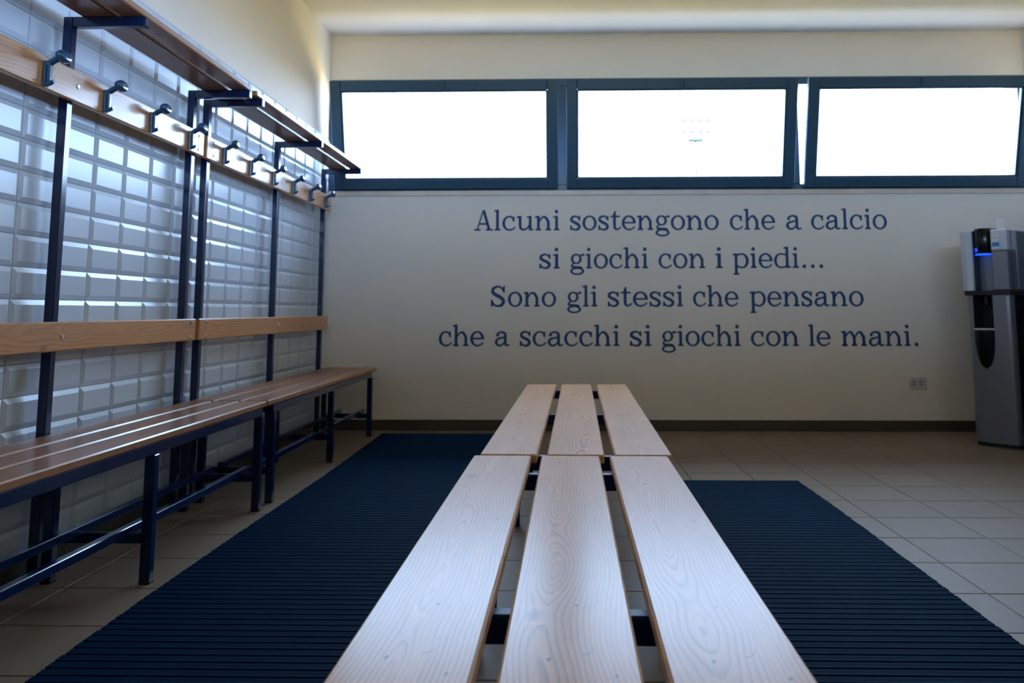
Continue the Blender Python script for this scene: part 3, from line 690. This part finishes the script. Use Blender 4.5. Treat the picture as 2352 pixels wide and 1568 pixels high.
# ------------------------------------------------------------------ water cooler in the right-hand corner
def water_cooler():
    a = math.atan2(-0.784, 0.621)
    root = thing('water_cooler', 'tall silver and black water cooler with a blue lit display in the corner', 'water cooler', (2.524, 5.309, 0), a)
    D = 0.33; W = 0.262
    def P(m, name, mat, parent=root): return m.build(name, mat, parent)
    P(MB().box(0.012, W - 0.006, 0.012, D - 0.01, 0.0, 0.022), 'plinth', M['black_matt'])
    # lower cabinet: bowed front with a dispensing pocket left open between z .70 and .895
    def bow(x): return -0.014 * math.sin(PI * min(max(x / W, 0), 1))
    xs_ = [0.0, 0.012, 0.030, 0.046, 0.075, 0.105, 0.135, 0.164, 0.19, 0.215, 0.24, 0.255, W]
    yf = [0.022, 0.006] + [bow(x) for x in xs_[2:-2]] + [0.004, 0.018]
    m = MB()
    def front(z0, z1, i0, i1, off0=0.0, off1=0.0):
        for i in range(i0, i1):
            m.add([(xs_[i], yf[i] + off0, z0), (xs_[i + 1], yf[i + 1] + off0, z0), (xs_[i + 1], yf[i + 1] + off1, z1), (xs_[i], yf[i] + off1, z1)], [(0, 1, 2, 3)], True)
    n = len(xs_) - 1
    front(0.022, 0.70, 0, n); front(0.70, 0.902, 0, 3); front(0.70, 0.902, 7, n)
    m.add([(0, 0.022, 0.022), (0, D, 0.022), (0, D, 0.902), (0, 0.022, 0.902)], [(0, 1, 2, 3)])
    m.add([(0, D, 0.022), (W, D, 0.022), (W, D, 0.902), (0, D, 0.902)], [(0, 1, 2, 3)])
    m.add([(W, 0.018, 0.022), (W, 0.055, 0.022), (W, 0.055, 0.902), (W, 0.018, 0.902)], [(0, 1, 2, 3)])
    P(m, 'cabinet', M['silver'])
    P(MB().box(W - 0.02, W - 0.001, 0.055, D, 0.022, 0.902, b=0.002), 'side_panel', M['black'])
    # pocket lining
    m = MB(); x0, x1, y0, y1, z0, z1 = 0.046, 0.164, -0.011, 0.115, 0.70, 0.902
    m.add([(x0, y1, z0), (x1, y1, z0), (x1, y1, z1), (x0, y1, z1), (x0, y0, z0), (x1, y0, z0), (x1, y0, z1), (x0, y0, z1)],
          [(0, 1, 2, 3), (0, 3, 7, 4), (1, 5, 6, 2), (0, 4, 5, 1), (3, 2, 6, 7)]); P(m, 'dispensing_pocket', M['black_matt'])
    # tear-shaped drip tray below the pocket
    rings = []; segs = 18
    for k in range(12):
        t = k / 11; z = 0.70 - 0.242 * t; hw = 0.059 * math.sqrt(max(0.0, 1 - t ** 2.6)) + 0.001; pr_ = 0.017 * math.sqrt(max(0.0, 1 - t ** 2)) + 0.001
        rings.append([(0.105 + hw * math.cos(PI * i / segs), -0.0135 - pr_ * math.sin(PI * i / segs), z) for i in range(segs + 1)])
    P(MB().loft(rings), 'drip_tray', M['black'])
    rg = []
    for z, e in ((0.692, 0.0), (0.692, 0.002), (0.702, 0.002), (0.702, 0.0)): rg.append([(0.105 + (0.0595 + e) * math.cos(PI * i / 18), -0.0135 - (0.018 + e) * math.sin(PI * i / 18), z) for i in range(19)])
    P(MB().loft(rg), 'tray_rim', M['silver_light'])
    P(MB().box(0.090, 0.120, 0.03, 0.06, 0.84, 0.90, b=0.005), 'nozzle', M['black'])
    # black belt
    P(MB().box(-0.006, W + 0.004, -0.010, D, 0.902, 0.932, b=0.003), 'belt', M['black_matt'])
    # head: pale panel at the left, dispensing recess, silver door at the right
    m = MB(); x0, x1 = -0.016, 0.060
    rings = []
    for z in (0.932, 1.296):
        e = 0.004 * (z - 0.932) / 0.364
        rings.append([(x0 - e, 0.03, z), (x0 - e, 0.008, z), (x0 - e + 0.006, -0.006, z), (0.022, -0.016, z), (x1 - 0.006, -0.014, z), (x1, -0.006, z), (x1, 0.11, z), (x0 - e, 0.11, z)])
    m.loft(rings, smooth=False); P(m, 'head_panel', M['silver_light'])
    P(MB().box(-0.018, W + 0.006, 0.111, D, 0.932, 1.300, b=0.008), 'head_case', M['silver'])
    P(MB().box(0.0605, 0.068, -0.002, 0.11, 0.932, 1.30), 'recess_side', M['black_matt'])
    P(MB().box(0.0685, 0.170, 0.060, 0.1105, 0.932, 1.150), 'recess_back', M['silver'])
    m = MB(); rings = []
    for z in (1.150, 1.156, 1.305, 1.312):
        k = 1.0 if 1.152 < z < 1.31 else 0.93
        rings.append([(0.117 + 0.053 * k * math.cos(PI * i / 20), 0.03 - 0.055 * k * math.sin(PI * i / 20), z) for i in range(21)] + [(0.064, 0.11, z), (0.170, 0.11, z)])
    disp = P(m.loft(rings), 'display_head', M['black']); 
    rings = []
    for z, k in ((1.1495, 1.012), (1.1565, 1.012)):
        rings.append([(0.117 + 0.053 * k * math.cos(PI * i / 20), 0.03 - 0.055 * k * math.sin(PI * i / 20), z) for i in range(21)] + [(0.066, 0.05, z), (0.168, 0.05, z)])
    P(MB().loft(rings), 'light_strip', M['blue_led'], disp)
    # small lit mark on the display, left of its middle
    def on_disp(u, z, out=0.0008):
        t = PI * (1 - u); return Vector((0.117 + (0.053 + out) * math.cos(t), 0.03 - (0.055 + out) * math.sin(t), z))
    mk = MB()
    for u0, u1, z0, z1 in ((0.13, 0.155, 1.168, 1.196), (0.155, 0.20, 1.188, 1.196), (0.155, 0.19, 1.168, 1.175), (0.21, 0.228, 1.168, 1.190), (0.228, 0.262, 1.184, 1.190), (0.262, 0.28, 1.168, 1.190),
                           (0.295, 0.312, 1.168, 1.190), (0.312, 0.36, 1.176, 1.182), (0.36, 0.378, 1.168, 1.190)):
        mk.add([on_disp(u0, z0), on_disp(u1, z0), on_disp(u1, z1), on_disp(u0, z1)], [(0, 1, 2, 3)])
    P(mk, 'lit_mark', M['blue_led'], disp)
    door = P(MB().box(0.1705, W + 0.004, -0.012, 0.1105, 0.932, 1.170, b=0.006), 'head_door', M['silver'])
    top = P(MB().box(0.1705, W + 0.004, -0.010, 0.1105, 1.172, 1.300, b=0.006), 'head_top', M['silver_light'])
    card = P(MB().box(0.177, 0.229, -0.0135, -0.0105, 1.182, 1.286, b=0.001), 'label_card', M['card'])
    P(MB().box(0.182, 0.225, -0.0142, -0.0136, 1.196, 1.222), 'blue_print', M['card_blue'], card)
    P(MB().box(0.182, 0.1835, -0.0142, -0.0136, 1.222, 1.277).box(0.182, 0.225, -0.0142, -0.0136, 1.2755, 1.277).box(0.19, 0.216, -0.0142, -0.0136, 1.2445, 1.247).box(0.194, 0.222, -0.0142, -0.0136, 1.251, 1.2535), 'grey_print', M['card_grey'], card)
    P(MB().box(W + 0.0042, W + 0.0052, 0.040, 0.046, 0.935, 1.296), 'seam', M['black_matt'])
    loop = MB(); x0, x1, z0, z1, t_ = 0.160, 0.200, 1.300, 1.366, 0.0095
    loop.box(x0, x0 + t_, 0.112, 0.118, z0, z1, b=0.002); loop.box(x1 - t_, x1, 0.112, 0.118, z0, z1, b=0.002); loop.box(x0 + t_, x1 - t_, 0.112, 0.118, z1 - t_, z1, b=0.002)
    P(loop, 'hanging_loop', M['loop'])
water_cooler()
